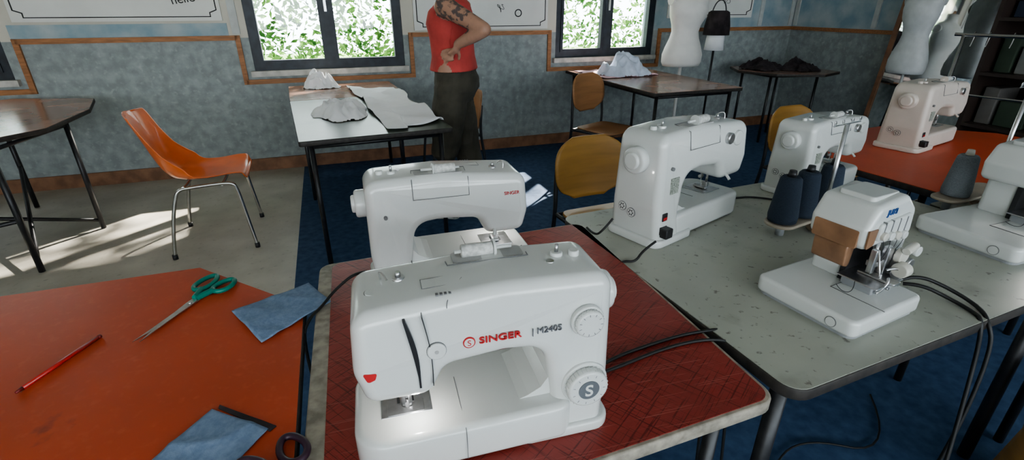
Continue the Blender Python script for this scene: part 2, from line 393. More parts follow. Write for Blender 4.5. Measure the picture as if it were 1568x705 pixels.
# ------------------------------------------------------------------ sewing machine
RECESS = mat('recess_grey', (.36, .36, .35), .5)
def machine(name, loc, rz, sc=1, body=WHITE, front=True, ends=False, sz=1.0, back_text=False):
    e = empty(name, loc, rz, (sc, sc, sc*sz))
    P = [(.183, .0, .02), (.192, .10, .05), (.190, .282, .030), (.02, .288, .1), (-.186, .272, .030), (-.192, .18, .06), (-.178, .128, .022),
         (-.088, .124, .025), (-.066, .170, .025), (.02, .178, .08), (.084, .172, .055), (.098, .075, .05), (.085, .0, .02)]
    def wp(v):
        k = 1+.10*max(0, (.12-v.z)/.12) - .10*max(0, (v.z-.18)/.1)
        h = 1+.06*max(0, (-v.x-.08)/.1)
        return Vector((v.x, v.y*k*h, v.z))
    prism('body', P, -.074, .074, .020, body, e, 'xz', 6, wp, 10)
    prism('bed', [(-.205, -.098, .05), (.13, -.092, .03), (.13, .078, .03), (-.205, .078, .035)], 0.004, .072, .012, body, e, 'xy', 5, None, 10)
    prism('bed_fairing', [(.035, .068), (.105, .068), (.105, .128), (.094, .105), (.082, .088), (.062, .077)], -.058, .058, 0, body, e, 'xz')
    prism('foot_plate', [(.04, -.088, .02), (.198, -.088, .03), (.198, .088, .03), (.04, .088, .02)], 0, .022, .006, body, e, 'xy', 3)
    tube('bed_seam', [(-.045, -.0985, .015), (-.045, -.0985, .062), (-.045, -.092, .0725), (-.045, .02, .0725)], .0006, SEAM, e)
    box('needle_plate', -.165, -.088, -.045, .03, .0715, .0735, STEEL, e, r=.002)
    for k in range(3): box('feed_dog_%d' % k, -.14+k*.011, -.136+k*.011, -.02, .005, .0735, .0748, DARKP, e)
    box('bobbin_cover', -.155, -.100, -.043, -.016, .0736, .0742, STEEL, e, r=.002)
    cyl('needle_bar', (-.125, -.01, .135), (-.125, -.01, .103), .0032, STEEL, e, n=12)
    cyl('needle_clamp', (-.133, -.012, .108), (-.117, -.012, .108), .0045, STEEL, e, n=12)
    cyl('needle', (-.125, -.01, .103), (-.125, -.01, .076), .0009, STEEL, e, n=8)
    cyl('presser_bar', (-.125, .008, .14), (-.125, .008, .092), .0035, STEEL, e, n=12)
    box('presser_holder', -.131, -.119, -.002, .013, .082, .095, STEEL, e, r=.001)
    prism('presser_foot', [(-.133, -.028, .003), (-.128, -.030, 0), (-.127, -.012, 0), (-.123, -.012, 0), (-.122, -.030, 0), (-.117, -.028, .003), (-.117, .012, .002), (-.133, .012, .002)], .0755, .080, 0, STEEL, e, 'xy')
    if front:
        for k, (x0, x1, w) in enumerate([(-.118, -.104, .0035), (-.094, -.086, .0011)]):
            pts = []
            n = 12
            for i in range(n+1):
                t = i/n; z = .262-.115*t; x = x0+(x1-x0)*t+.004*math.sin(t*3.1)
                pts.append((x, z))
            ww = lambda t: w*(.4+.6*math.sin(math.pi*min(1, t*1.1+.05))) if k == 0 else w*.5
            Pp = [(p[0]-ww(i/n), p[1]) for i, p in enumerate(pts)]+[(p[0]+ww(i/n), p[1]) for i, p in reversed(list(enumerate(pts)))]
            prism('thread_slot_%d' % k, [(a, b, 0) for a, b in Pp], -.0775, -.0700, 0, DARKP, e, 'xz')
        tube('top_seam_1', [(-.094, -.0735, .262), (-.094, -.062, .2765), (-.094, .06, .2785)], .0009, SEAM, e)
        tube('top_seam_2', [(-.060, -.0735, .270), (-.060, -.062, .280), (-.03, -.02, .2838)], .0006, SEAM, e)
        cyl('speed_button', (-.078, -.0705, .205), (-.078, -.0785, .205), .0135, body, e, bev=.002)
        cyl('button_ring', (-.078, -.071, .205), (-.078, -.0762, .205), .0140, SEAM, e)
        cyl('button_mark', (-.078, -.071, .205), (-.078, -.0792, .205), .003, RECESS, e)
        prism('head_emblem', [(-.179, .188, .002), (-.160, .1855, .002), (-.163, .176, .004), (-.173, .172, .004)], -.0785, -.07, 0, REDINK, e, 'xz')
    def dial(n, x, z, r, d=.018, face=None):
        cyl(n+'_collar', (x, -.070, z), (x, -.0790, z), r*1.12, body, e, bev=.002, n=40)
        cyl(n, (x, -.078, z), (x, -.079-d, z), r*.97, body, e, bev=.004, n=40)
        VV = []; FF = []
        for i in range(30):
            a = 2*math.pi*i/30; b = len(VV); t = Vector((-math.sin(a), 0, math.cos(a)))*.0009; rr = Vector((math.cos(a), 0, math.sin(a)))
            c0 = Vector((x, -.0795, z)); c1 = Vector((x, -.076-d, z))
            VV += [c0+rr*r*.95-t, c0+rr*r*.95+t, c0+rr*r*1.0, c1+rr*r*.95-t, c1+rr*r*.95+t, c1+rr*r*1.0]
            FF += [(b, b+1, b+2), (b+3, b+5, b+4), (b, b+2, b+5, b+3), (b+1, b+4, b+5, b+2), (b, b+3, b+4, b+1)]
        obj(n+'_ribs', VV, FF, body, e)
        if face: cyl(n+'_face', (x, -.079-d, z), (x, -.0802-d, z), r*.50, face, e, n=36)
        VV = []; FF = []
        for i in range(11):
            a = 2*math.pi*i/11; q = r*.74; b = len(VV); t = Vector((-math.sin(a), 0, math.cos(a)))*.0005; rr = Vector((math.cos(a), 0, math.sin(a)))
            c = Vector((x, -.0794-d, z))
            VV += [c+rr*(q-.002)-t, c+rr*(q-.002)+t, c+rr*(q+.002)+t, c+rr*(q+.002)-t]; FF.append((b, b+1, b+2, b+3))
        obj(n+'_marks', VV, FF, GREYINK, e)
    if front:
        dial('length_dial', .146, .214, .023, .010)
        dial('pattern_dial', .148, .098, .034, .016, mat('dial_grey', (.13, .14, .15), .4))
        text('dial_letter', 'S', .030, (.148, -.0963, .0875), (rad(90), 0, 0), WHITE, e, .0002, 'CENTER', bold=.02)
        text('logo_text', 'SINGER', .0150, (-.018, -.0742, .2045), (rad(90), 0, 0), REDINK, e, .0012, sx=1.25, bold=.012)
        text('model_text', '| M2405', .0142, (.060, -.0742, .2045), (rad(90), 0, 0), GREYINK, e, .0012, bold=0)
        cyl('logo_ring', (-.032, -.070, .2095), (-.032, -.0757, .2095), .0088, REDINK, e)
        cyl('logo_disc', (-.032, -.070, .2095), (-.032, -.0759, .2095), .0072, body, e)
        text('logo_letter', 'S', .013, (-.032, -.0760, .2048), (rad(90), 0, 0), REDINK, e, .0002, 'CENTER')
    if back_text:
        text('back_logo', 'SINGER', .0115, (-.130, .0735, .225), (rad(90), 0, rad(180)), REDINK, e, .0020)
    cyl('handwheel', (.186, 0, .215), (.214, 0, .215), .033, body, e, bev=.006, n=44)
    cyl('handwheel_hub', (.205, 0, .215), (.222, 0, .215), .021, body, e, bev=.004, n=32)
    cyl('handwheel_gap', (.180, 0, .215), (.188, 0, .215), .034, SEAM, e, n=36)
    cyl('bobbin_winder_base', (.125, .01, .276), (.125, .01, .290), .010, body, e, bev=.002)
    cyl('bobbin_winder_pin', (.125, .01, .289), (.125, .01, .303), .003, STEEL, e, n=12)
    cyl('bobbin_stop', (.152, .005, .276), (.152, .005, .292), .0085, body, e, bev=.002)
    cyl('bobbin_spring', (.108, -.01, .283), (.108, -.01, .2865), .006, STEEL, e)
    cyl('tension_disc_low', (-.118, .012, .272), (-.118, .012, .281), .009, STEEL, e)
    cyl('tension_disc_pin', (-.118, .012, .281), (-.118, .012, .289), .004, STEEL, e, n=12)
    tube('thread_hook', [(-.142, .02, .272), (-.146, .02, .290), (-.138, .008, .292), (-.134, .0, .284)], .0013, STEEL, e)
    cyl('pressure_knob', (-.155, -.01, .268), (-.155, -.01, .2745), .011, body, e, bev=.001)
    cyl('pressure_ring', (-.155, -.01, .266), (-.155, -.01, .2733), .0120, SEAM, e)
    box('top_plate', -.088, -.050, -.032, -.006, .276, .2812, body, e, r=.002)
    tube('top_plate_line', [(-.088, -.032, .2805), (-.050, -.032, .2818), (-.050, -.006, .2818), (-.088, -.006, .2805)], .0006, SEAM, e, True, False)
    for k in range(4): box('stitch_icon_%d' % k, -.072+k*.006, -.0685+k*.006, -.056, -.050, .279, .2822, SEAM, e)
    tube('recess_line', [(-.045, .0735, .235), (.085, .0735, .235), (.085, .066, .2790), (.080, .015, .2878), (-.045, .015, .2868), (-.045, .066, .276)], .0010, SEAM, e, True, False)
    prism('spool_recess', [(-.035, .020, .006), (.076, .020, .006), (.076, .054, .006), (-.035, .054, .006)], .270, .2872, 0, RECESS, e, 'xy')
    cyl('spool', (-.02, .04, .295), (.03, .04, .295), .0105, mat('spool_thread', (.5, .5, .48), .8, scale=150, var=.2), e, bev=.002)
    cyl('spool_end_1', (.03, .04, .295), (.034, .04, .295), .0135, body, e)
    cyl('spool_pin', (-.03, .04, .295), (.06, .04, .295), .003, body, e, n=10)
    cyl('lamp_lens', (-.10, -.045, .126), (-.10, -.045, .121), .009, body, e)
    tube('presser_lever', [(-.105, .05, .15), (-.105, .075, .14), (-.100, .088, .128)], .004, body, e)
    for z in (.20, .05): cyl('back_screw_%d' % int(z*100), (.15, .070, z), (.15, .0772, z), .0045, SEAM, e, n=14)
    if ends:
        for k, (yy, zz) in enumerate([(-.035, .085), (-.005, .075)]):
            cyl('vent_%d' % k, (.186, yy, zz), (.1925, yy, zz), .0125, SEAM, e, n=24)
            cyl('vent_in_%d' % k, (.186, yy, zz), (.1932, yy, zz), .0110, body, e, n=24)
            for j in range(6):
                a = j*math.pi/3; cyl('vent_hole', (.186, yy+.006*math.cos(a), zz+.006*math.sin(a)), (.1938, yy+.006*math.cos(a), zz+.006*math.sin(a)), .002, DARKP, e, n=8)
        box('label', .118, .150, .070, .0755, .135, .175, mat('label_grey', (.28, .3, .26), .4, var=.5, scale=250), e)
        box('socket', .150, .176, .070, .0795, .035, .056, DARKP, e, r=.002)
        box('switch', .152, .172, .070, .079, .07, .09, DARKP, e, r=.002)
        box('switch_red', .155, .169, .07, .080, .073, .08, REDINK, e)
        box('plug', .150, .178, .078, .10, .030, .055, DARKP, e, r=.004)
        cyl('thread_dial', (-.13, .064, .235), (-.13, .080, .235), .020, body, e, bev=.003)
        cyl('bobbin_side', (-.085, .064, .24), (-.085, .084, .24), .015, STEEL, e, bev=.003)
    return e

machine('sewing_machine', (-.049, .648, ZTB), rad(15.5))
machine('sewing_machine', (-.165, 1.150, ZTB), rad(197.5), front=False, back_text=True)
machine('sewing_machine', (.523, 1.475, ZTB), rad(218), 1.13, front=False, ends=True, sz=1.02)
machine('sewing_machine', (1.150, 1.825, ZTB), rad(212), 1.0, front=False, ends=True, sz=.96)
machine('sewing_machine', (2.035, 2.47, ZTB), rad(212), 1.15, body=CREAM, front=False, ends=True, sz=.95)

# ------------------------------------------------------------------ overlockers
THRD = mat('navy_thread', (.012, .022, .04), .8, scale=200, col2=(.025, .04, .065), stretch=(1, 1, 6), bump=.4)
THRG = mat('grey_thread', (.13, .15, .17), .8, scale=200, col2=(.22, .24, .26), stretch=(1, 1, 6), bump=.4)
TAPE = mat('brown_tape', (.27, .15, .085), .35, var=.3, scale=12)
def overlocker(name, loc, rz, sc=1, tape=True, ox=.025, uz=.95):
    e0 = empty(name, loc, rz, sc); e = e0
    bw = .27+max(0, ox-.03)
    prism('base_tray', [(0, 0, .02), (bw-.02, 0, .02), (bw, .24, .02), (0, .24, .02)], .006, .046, .009, WHITE, e, 'xy', 4)
    prism('base_skirt', [(.006, .006, .02), (bw-.026, .006, .02), (bw-.008, .232, .02), (.006, .232, .02)], 0, .010, .0, GREYP, e, 'xy')
    cyl('tray_badge', (-.0015, .05, .024), (.004, .05, .024), .012, SEAM, e); cyl('tray_badge_in', (-.0022, .05, .024), (.004, .05, .024), .0105, WHITE, e)
    tube('tray_seam', [(.10, .002, .046), (.10, .12, .0468), (.26, .12, .0468)], .0008, SEAM, e, False, False)
    e = empty('upper', (ox, .0, .044*(1-uz)), 0, (1, 1, uz)); e.parent = e0
    P = [(.085, .150, .02), (.078, .205, .02), (.108, .258, .02), (.215, .270, .02), (.262, .228, .03), (.262, .046, .018), (.226, .046, .018), (.214, .150, .02), (.15, .155, .02)]
    prism('housing', P, .085, .215, .014, WHITE, e, 'xz', 5, None, 8)
    prism('rear_column', [(.13, .135, .015), (.262, .135, .015), (.262, .215, .015), (.13, .215, .015)], .044, .17, .006, WHITE, e, 'xy', 3)
    prism('mech_cavity', [(.125, .128), (.225, .128), (.225, .140), (.125, .140)], .046, .155, 0, DARKP, e, 'xy', 3)
    prism('housing_top_lid', [(.12, .11, .01), (.22, .11, .01), (.22, .19, .01), (.12, .19, .01)], .258, .2705, .003, WHITE, e, 'xy', 3)
    prism('tension_cover', [(.118, .172, .01), (.118, .216, .01), (.236, .226, .012), (.244, .172, .01)], .078, .090, .005, WHITE, e, 'xz', 3)
    for k in range(4):
        x = .130+k*.027
        box('tension_slot_%d' % k, x, x+.0025, .0770, .087, .180, .220, SEAM, e)
        cyl('tension_dial_%d' % k, (x+.0015, .070, .186-k*.004), (x+.0015, .084, .186-k*.004), .0105, WHITE if k % 2 else WHITE2, e, bev=.002)
        tube('needle_thread_%d' % k, [(x+.001, .074, .176), (x+.002, .068, .150), (.150+k*.004, .080, .112)], .0006, DARKP, e)
    if tape:
        prism('tape_patch', [(.084, .205, .002), (.116, .205, .002), (.114, .165, .006), (.088, .158, .004)], .0825, .086, 0, TAPE, e, 'xz')
        prism('side_cover', [(.095, .095, .01), (.090, .15, .01), (.122, .155, .005), (.118, .085, .02)], .12, .20, .004, TAPE, e, 'xz', 3)
        prism('tape_side', [(.10, .155, .004), (.20, .155, .004), (.20, .20, .004), (.10, .20, .004)], .0768, .084, 0, TAPE, e, 'yz')
    text('brand_text', 'JUKI', .019, (.135, .0838, .234), (rad(90), 0, 0), mat('blue_ink', (.02, .08, .25), .5), e, .0012, bold=.012)
    box('needle_plate', .095, .200, .04, .13, .070, .074, STEEL, e, r=.002)
    box('plate_support', .11, .195, .055, .125, .044, .071, GREYP, e, r=.004)
    cyl('needle_bar', (.15, .09, .16), (.15, .09, .105), .004, STEEL, e, n=12)
    cyl('needle_bar_2', (.158, .092, .16), (.158, .092, .100), .003, STEEL, e, n=12)
    box('needle_clamp', .143, .165, .08, .10, .098, .112, STEEL, e, r=.002)
    cyl('needle', (.15, .088, .098), (.15, .088, .076), .0008, STEEL, e, n=8)
    prism('presser_foot', [(.14, .03, .004), (.168, .03, .004), (.168, .11, .002), (.14, .11, .002)], .0745, .080, .001, STEEL, e, 'xy', 2)
    cyl('looper_shaft', (.18, .05, .085), (.225, .06, .088), .012, STEEL, e, bev=.002)
    cyl('looper_knob', (.175, .045, .10), (.20, .045, .10), .018, WHITE2, e, bev=.003)
    tube('upper_looper', [(.20, .06, .06), (.19, .045, .09), (.17, .05, .11), (.155, .06, .10)], .003, STEEL, e)
    tube('lower_looper', [(.12, .05, .05), (.13, .035, .08), (.14, .045, .09)], .003, STEEL, e)
    tube('hook_rod', [(.130, .075, .15), (.118, .06, .12), (.122, .055, .095)], .0022, STEEL, e)
    box('gauge', .195, .222, .06, .085, .05, .13, GREYP, e, r=.003)
    box('bracket_1', .165, .185, .07, .085, .08, .15, STEEL, e, r=.002)
    box('bracket_2', .125, .137, .075, .088, .09, .15, STEEL, e, r=.002)
    cyl('mech_gear', (.205, .055, .125), (.205, .070, .125), .020, WHITE2, e, bev=.002)
    cyl('mech_cam', (.235, .050, .10), (.235, .075, .10), .014, STEEL, e, bev=.002)
    cyl('mech_roller', (.19, .05, .145), (.235, .055, .15), .009, WHITE2, e, bev=.002)
    cyl('looper_dial', (.240, .055, .135), (.240, .045, .135), .013, WHITE, e, bev=.002)
    for k in range(5): cyl('screw_%d' % k, (.12+k*.02, .052, .055+(k % 2)*.01), (.12+k*.02, .046, .055+(k % 2)*.01), .004, STEEL, e, n=12)
    tube('loose_thread', [(.10, .09, .0745), (.07, .07, .06), (.06, .09, .05), (.09, .12, .048)], .0008, DARKP, e)
    cyl('handwheel', (.262, .15, .12), (.285, .15, .12), .030, WHITE, e, bev=.006, n=40)
    cyl('side_knob', (.262, .11, .175), (.282, .11, .175), .013, WHITE, e, bev=.003)
    return e0
overlocker('overlock_machine', (.703, .840, ZTB), rad(27), 1.0, ox=.03)
overlocker('overlock_machine', (1.34, 1.165, ZTB), rad(20), 1.12, tape=False, ox=.075, uz=.9)

def thread_stand(name, loc, rz, cones, h, m):
    e = empty(name, loc, rz); zb = .045
    prism('plate', [(-.17, -.045, .04), (.17, -.045, .04), (.17, .045, .04), (-.17, .045, .04)], zb-.01, zb, .003, mat('taupe_plastic', (.33, .28, .22), .5), e, 'xy', 2)
    for x in (-.12, .12): cyl('foot', (x, 0, 0), (x, 0, zb-.008), .012, GREYP, e)
    cyl('pole_base', (0, -.05, .0), (0, -.05, .055), .012, WHITE, e, r1=.008)
    cyl('pole_disc', (0, -.05, .010), (0, -.05, .016), .035, mat('brown_plastic', (.22, .16, .11), .5), e)
    cyl('pole', (0, -.05, .05), (0, -.05, h), .0062, STEEL, e, n=14)
    tube('guide_bar', [(-.07, -.05, h), (.07, -.05, h)], .002, STEEL, e, False, False)
    for x in (-.065, -.025, .025, .065):
        tube('guide_loop', [(x, -.05, h), (x-.006, -.05, h+.012), (x+.004, -.05, h+.016), (x+.006, -.05, h+.004)], .0014, STEEL, e)
    for i, x in enumerate(cones):
        b = zb
        secs = [(x, 0, b, .026, .026), (x, 0, b+.004, .040, .040), (x, 0, b+.02, .042, .042), (x, 0, b+.10, .034, .034), (x, 0, b+.135, .030, .030), (x, 0, b+.142, .024, .024)]
        loft('thread_cone_%d' % i, secs, m, e)
        cyl('cone_core_%d' % i, (x, 0, b+.14), (x, 0, b+.160), .013, DARKP if m is THRD else WHITE2, e, r1=.010)
    return e
thread_stand('thread_stand', (.920, 1.440, ZTB), rad(31), (-.125, -.03, .10), .335, THRD)
thread_stand('thread_stand', (1.60, 1.64, ZTB), rad(25), (-.09,), .41, THRG)

# ------------------------------------------------------------------ chairs
def ply_chair(name, loc, rz, wood=PLY, seatm=None, ztop=.84):
    e = empty(name, loc, rz); seatm = seatm or wood
    prism('seat', [(-.19, -.18, .05), (.19, -.18, .05), (.205, .21, .07), (-.205, .21, .07)], .435, .449, .004, seatm, e, 'xy', 2)
    Vs = []; zmin, zmax = ztop-.31, ztop; G = 18
    def hw(z):
        t = (z-zmin)/(zmax-zmin); return .205*(max(0, 1-abs(2*t-1.02)**3.0))**.42
    F = []; rows = []
    for i in range(G+1):
        z = zmin+(zmax-zmin)*i/G; w = max(.09, hw(min(z, zmax-.002)))
        rows.append([(w*(2*j/G-1), -.225+.9*(w*(2*j/G-1))**2-.12*(z-zmin), z) for j in range(G+1)])
    for r in rows: Vs += r
    for i in range(G):
        for j in range(G):
            a = i*(G+1)+j; F.append((a, a+1, a+G+2, a+G+1))
    o = obj('backrest', Vs, F, wood, e, True); md = o.modifiers.new('s', 'SOLIDIFY'); md.thickness = .011; md.offset = 0
    for s in (-1, 1):
        tube('side_frame', [(s*.20, -.27, .006), (s*.20, -.235, .25), (s*.20, -.205, .45), (s*.20, -.215, .60), (s*.185, -.225, ztop-.10)], .011, BLACKM, e)
        tube('front_leg', [(s*.205, .215, .006), (s*.20, .19, .25), (s*.19, .17, .425), (s*.19, .10, .422), (s*.195, -.20, .422)], .011, BLACKM, e)
        cyl('rear_cap', (s*.20, -.27, .004), (s*.20, -.268, .03), .014, DARKP, e); cyl('front_cap', (s*.205, .215, .004), (s*.204, .212, .03), .014, DARKP, e)
    tube('cross_front', [(-.19, .15, .42), (.19, .15, .42)], .010, BLACKM, e, False, False)
    tube('cross_rear', [(-.20, -.205, .42), (.20, -.205, .42)], .010, BLACKM, e, False, False)
    tube('cross_low', [(-.20, -.25, .16), (.20, -.25, .16)], .009, BLACKM, e, False, False)
    return e
ply_chair('plywood_chair', (.485, 2.23, .003), rad(203), PLY, ztop=.80)
ply_chair('plywood_chair', (1.92, 3.05, .003), rad(203), PLY, ztop=.80)
ply_chair('plywood_chair', (.80, 4.22, .003), rad(222), PLY2, ztop=.87)
ply_chair('plywood_chair', (-.52, 4.15, .003), rad(110), PLY2, ztop=.76)

ORP = mat('orange_plastic', (.80, .17, .035), .33, var=.05, coat=.3)
def shell_chair(name, loc, rz):
    e = empty(name, loc, rz); NU, NV = 22, 34
    prof = [(.255, .425), (.235, .452), (.17, .458), (.05, .445), (-.08, .437), (-.16, .450), (-.205, .50), (-.235, .58), (-.265, .68), (-.300, .79), (-.315, .835), (-.326, .840)]
    def pf(t):
        x = t*(len(prof)-1); i = min(int(x), len(prof)-2); f = x-i
        return (prof[i][0]*(1-f)+prof[i+1][0]*f, prof[i][1]*(1-f)+prof[i+1][1]*f)
    V = []
    for i in range(NV+1):
        t = i/NV; y, z = pf(t)
        w = .225 if t < .35 else .225-.035*min(1, (t-.35)/.35)
        if t > .82: w *= math.sqrt(max(.0, 1-((t-.82)/.19)**2.4))*.85+.15
        if t < .08: w *= .90+.1*(t/.08)
        for j in range(NU+1):
            u = 2*j/NU-1; cu = abs(u)**3
            zz = z; yy = y
            seat = max(0, 1-t/.45); back = max(0, (t-.4)/.6)
            mid = math.exp(-((t-.48)/.16)**2)
            zz += .040*cu*seat*(1 if t > .06 else .3)+.055*cu*mid
            yy += .07*u*u*min(1, back*2.0)*(1-.4*back)+.10*cu*mid
            zz -= .018*(1-u*u)*seat*(t > .05)
            V.append((w*u, yy, zz))
    F = [(i*(NU+1)+j, i*(NU+1)+j+1, (i+1)*(NU+1)+j+1, (i+1)*(NU+1)+j) for i in range(NV) for j in range(NU)]
    o = obj('shell', V, F, ORP, e, True)
    m = o.modifiers.new('sol', 'SOLIDIFY'); m.thickness = .007; m.offset = 1
    m = o.modifiers.new('sub', 'SUBSURF'); m.levels = 1; m.render_levels = 1
    for s in (-1, 1):
        tube('leg_frame_%d' % (s+1), [(s*.265, .235, .015), (s*.255, .215, .20), (s*.245, .195, .400), (s*.245, .175, .43), (s*.24, .10, .432), (s*.24, -.06, .425), (s*.24, -.10, .42), (s*.245, -.13, .39), (s*.26, -.19, .18), (s*.265, -.215, .015)], .0105, CHROME, e)
        for y in (.235, -.215): cyl('foot_cap', (s*.265, y, 0), (s*.265, y, .03), .0145, DARKP, e)
    for y in (.12, -.08): tube('cross_bar', [(-.245, y, .428), (-.15, y, .412), (.15, y, .412), (.245, y, .428)], .009, CHROME, e)
    return e
shell_chair('orange_shell_chair', (-1.93, 2.985, 0), rad(22-90))

# ------------------------------------------------------------------ dress forms, lamp
FORM = mat('dress_form_white', (.76, .74, .70), .5, var=.03)
def dress_form(name, loc, rz, sc=1, m=FORM):
    e = empty(name, loc, rz, sc)
    secs = [(0, 0, .84, .150, .105), (0, 0, .845, .175, .12), (0, 0, .88, .190, .13), (0, 0, .95, .190, .135), (0, 0, 1.02, .170, .118), (0, 0, 1.10, .138, .098), (0, 0, 1.16, .125, .09), (0, -.005, 1.22, .135, .098),
            (0, -.015, 1.30, .165, .125), (0, -.018, 1.36, .175, .130), (0, -.008, 1.43, .178, .112), (0, 0, 1.48, .180, .09), (0, .005, 1.515, .155, .07), (0, .008, 1.54, .085, .058), (0, .008, 1.57, .055, .055), (0, .008, 1.63, .052, .052), (0, .008, 1.635, .03, .03)]
    loft('torso', secs, m, e, 36)
    for s in (-1, 1): cyl('arm_plate', (s*.165, 0, 1.44), (s*.185, 0, 1.44), .045, m, e, bev=.004)
    cyl('neck_knob', (0, .008, 1.63), (0, .008, 1.67), .018, PLY2, e, r1=.012)
    cyl('pole', (0, 0, .03), (0, 0, .86), .014, m, e)
    for k in range(3):
        a = k*2.094+.5
        tube('foot_leg', [(0, 0, .22), (.12*math.cos(a), .12*math.sin(a), .12), (.24*math.cos(a), .24*math.sin(a), .014)], .012, m, e)
    return e
dress_form('dress_form', (1.69, 5.22, .003), rad(20), (1.12, 1.12, 1.0))
dress_form('dress_form', (3.50, 4.62, .003), rad(-60), (.8, .8, 1), mat('dress_form_grey', (.55, .56, .55), .5))
e = empty('floor_lamp', (2.15, 5.62, .003))
loft('shade', [(0, 0, .96, .10, .10), (0, 0, 1.16, .085, .085)], CLOTHW, e)
loft('cloth_cap', [(0, 0, 1.11, .135, .12), (0, 0, 1.2, .13, .115), (0, 0, 1.33, .105, .10), (0, 0, 1.345, .08, .08)], DARKC, e)
tube('handle', [(-.07, 0, 1.34), (-.05, 0, 1.44), (.05, 0, 1.45), (.07, 0, 1.34)], .006, DARKP, e)
cyl('pole', (0, 0, .02), (0, 0, 1.2), .012, BLACKM, e); cyl('base', (0, 0, .0), (0, 0, .03), .13, BLACKM, e)

e = empty('standing_mirror', W(SR-.19, 1.75, .003), TH+rad(-90))
MIR = mat('mirror_glass', (.75, .77, .76), .03, metal=1, var=.01)
m1 = empty('tilt'); m1.parent = e; m1.rotation_euler = (rad(-5), 0, 0)
box('glass', -.40, .40, -.012, .0, .08, 1.95, MIR, m1)
for n, a in {'frame_l': (-.44, -.40, .04, 1.99), 'frame_r': (.40, .44, .04, 1.99), 'frame_b': (-.40, .40, .04, .08), 'frame_t': (-.40, .40, 1.95, 1.99)}.items():
    box(n, a[0], a[1], -.025, .012, a[2], a[3], BASEB, m1)
for s in (-.42, .42): cyl('foot', (s, .0, .0), (s, .0, .05), .015, BASEB, e)

e = empty('shelving_unit', W(SR-.26, 3.1, .003), TH+rad(-90))
SH = mat('dark_shelf_wood', (.035, .022, .018), .6)
for x in (-.78, .78): box('side', x-.015, x+.015, -.2, .2, 0, 2.2, SH, e)
box('back', -.765, .765, .185, .20, 0, 2.2, SH, e)
for z in (.1, .5, .9, 1.3, 1.7, 2.17): box('shelf', -.765, .765, -.2, .185, z-.012, z+.012, SH, e)
random.seed(5); cols = [(.10, .03, .025), (.14, .13, .12), (.03, .04, .07), (.2, .2, .19), (.07, .045, .02), (.04, .06, .04)]
for z in (.1, .5, .9, 1.3, 1.7):
    x = -.74
    while x < .60:
        w = random.uniform(.08, .2); h = random.uniform(.1, .3)
        ci = random.randint(0, 5)
        box('folded_fabric', x, x+w, -.10, .15, z+.0125, z+h, mat('shelf_cloth_%d' % ci, cols[ci], .9), e, r=.01); x += w+random.uniform(.01, .06)

e = empty('garment_rack', (3.15, 3.2, .003), rad(-60))
for s in (-.35, .35):
    cyl('post', (s, 0, .03), (s, 0, 1.22), .012, CHROME, e); tube('foot', [(s, -.2, .013), (s, .2, .013)], .012, CHROME, e, False, False)
tube('bar', [(-.40, 0, 1.22), (.40, 0, 1.22)], .011, CHROME, e, False, False)
for z in (.55, .85): tube('shelf_bar', [(-.35, 0, z), (.35, 0, z)], .007, CHROME, e, False, False)
for k, x in enumerate((-.3, -.22, -.1, .05, .2)):
    tube('hook', [(x, 0, 1.23), (x, .015, 1.25), (x, .02, 1.20), (x, 0, 1.15)], .003, CHROME, e)

# ------------------------------------------------------------------ cloth
def sheet(name, cs, z, m, amp=.008, n=30, seed=0, freq=6, th=.002, rag=.0):
    cx = sum(c[0] for c in cs)/4; cy = sum(c[1] for c in cs)/4; V = []
    for i in range(n+1):
        for j in range(n+1):
            u = i/n; v = j/n
            p = [(1-u)*(1-v)*cs[0][k]+u*(1-v)*cs[1][k]+u*v*cs[2][k]+(1-u)*v*cs[3][k] for k in (0, 1)]
            h = noise.noise(Vector((p[0]*freq, p[1]*freq, seed)))
            rd = 1-min(1, abs(noise.noise(Vector((p[0]*freq*.5, p[1]*freq*1.1, seed+5))))*3.2)
            h = max(0, amp*(.25+.6*h+.7*rd*rd))
            r = rag*noise.noise(Vector((u*3, v*3, seed+3.1))); r2 = rag*noise.noise(Vector((u*3, v*3, seed+8.1)))
            V.append((p[0]-cx+r, p[1]-cy+r2, h+th))
    F = [(i*(n+1)+j, (i+1)*(n+1)+j, (i+1)*(n+1)+j+1, i*(n+1)+j+1) for i in range(n) for j in range(n)]
    o = obj(name, V, F, m, None, True); o.location = (cx, cy, z)
    s = o.modifiers.new('s', 'SOLIDIFY'); s.thickness = th; s.offset = -1
    return o
def crumple(name, loc, rx, ry, H, m, seed=0, rz=0, fr=2.2):
    N = 70; V = []; F = []; idx = {}
    def R(a):
        c = Vector((math.cos(a), math.sin(a), seed)); return 1+.30*noise.noise(c*1.3)+.14*noise.noise(c*3.7)
    for i in range(N+1):
        for j in range(N+1):
            x = (i/N*2-1)*1.4; y = (j/N*2-1)*1.4; a = math.atan2(y, x); r = math.hypot(x, y)/R(a)
            if r > 1.03: continue
            q = Vector((x*fr, y*fr, seed*2.3))
            w = Vector((noise.noise(q*.8+Vector((9, 0, 0))), noise.noise(q*.8+Vector((0, 9, 0))), 0))
            rd = 1-min(1, abs(noise.noise(q*.8+w*.9))*3.0); rd2 = 1-min(1, abs(noise.noise(q*1.9+w))*2.5)
            env = max(0, 1-min(1, r)**2.5)
            z = H*(env*(.30+.45*noise.noise(q*.6)+.42*rd+.16*rd2)+.06*rd*(r < 1))
            idx[(i, j)] = len(V); V.append((x*rx, y*ry, max(.002, z)))
    for i in range(N):
        for j in range(N):
            k = [(i, j), (i+1, j), (i+1, j+1), (i, j+1)]
            if all(t in idx for t in k): F.append(tuple(idx[t] for t in k))
    o = obj(name, V, F, m, None, True); o.location = loc; o.rotation_euler = (0, 0, rz)
    sm = o.modifiers.new('sm', 'SMOOTH'); sm.iterations = 3
    return o
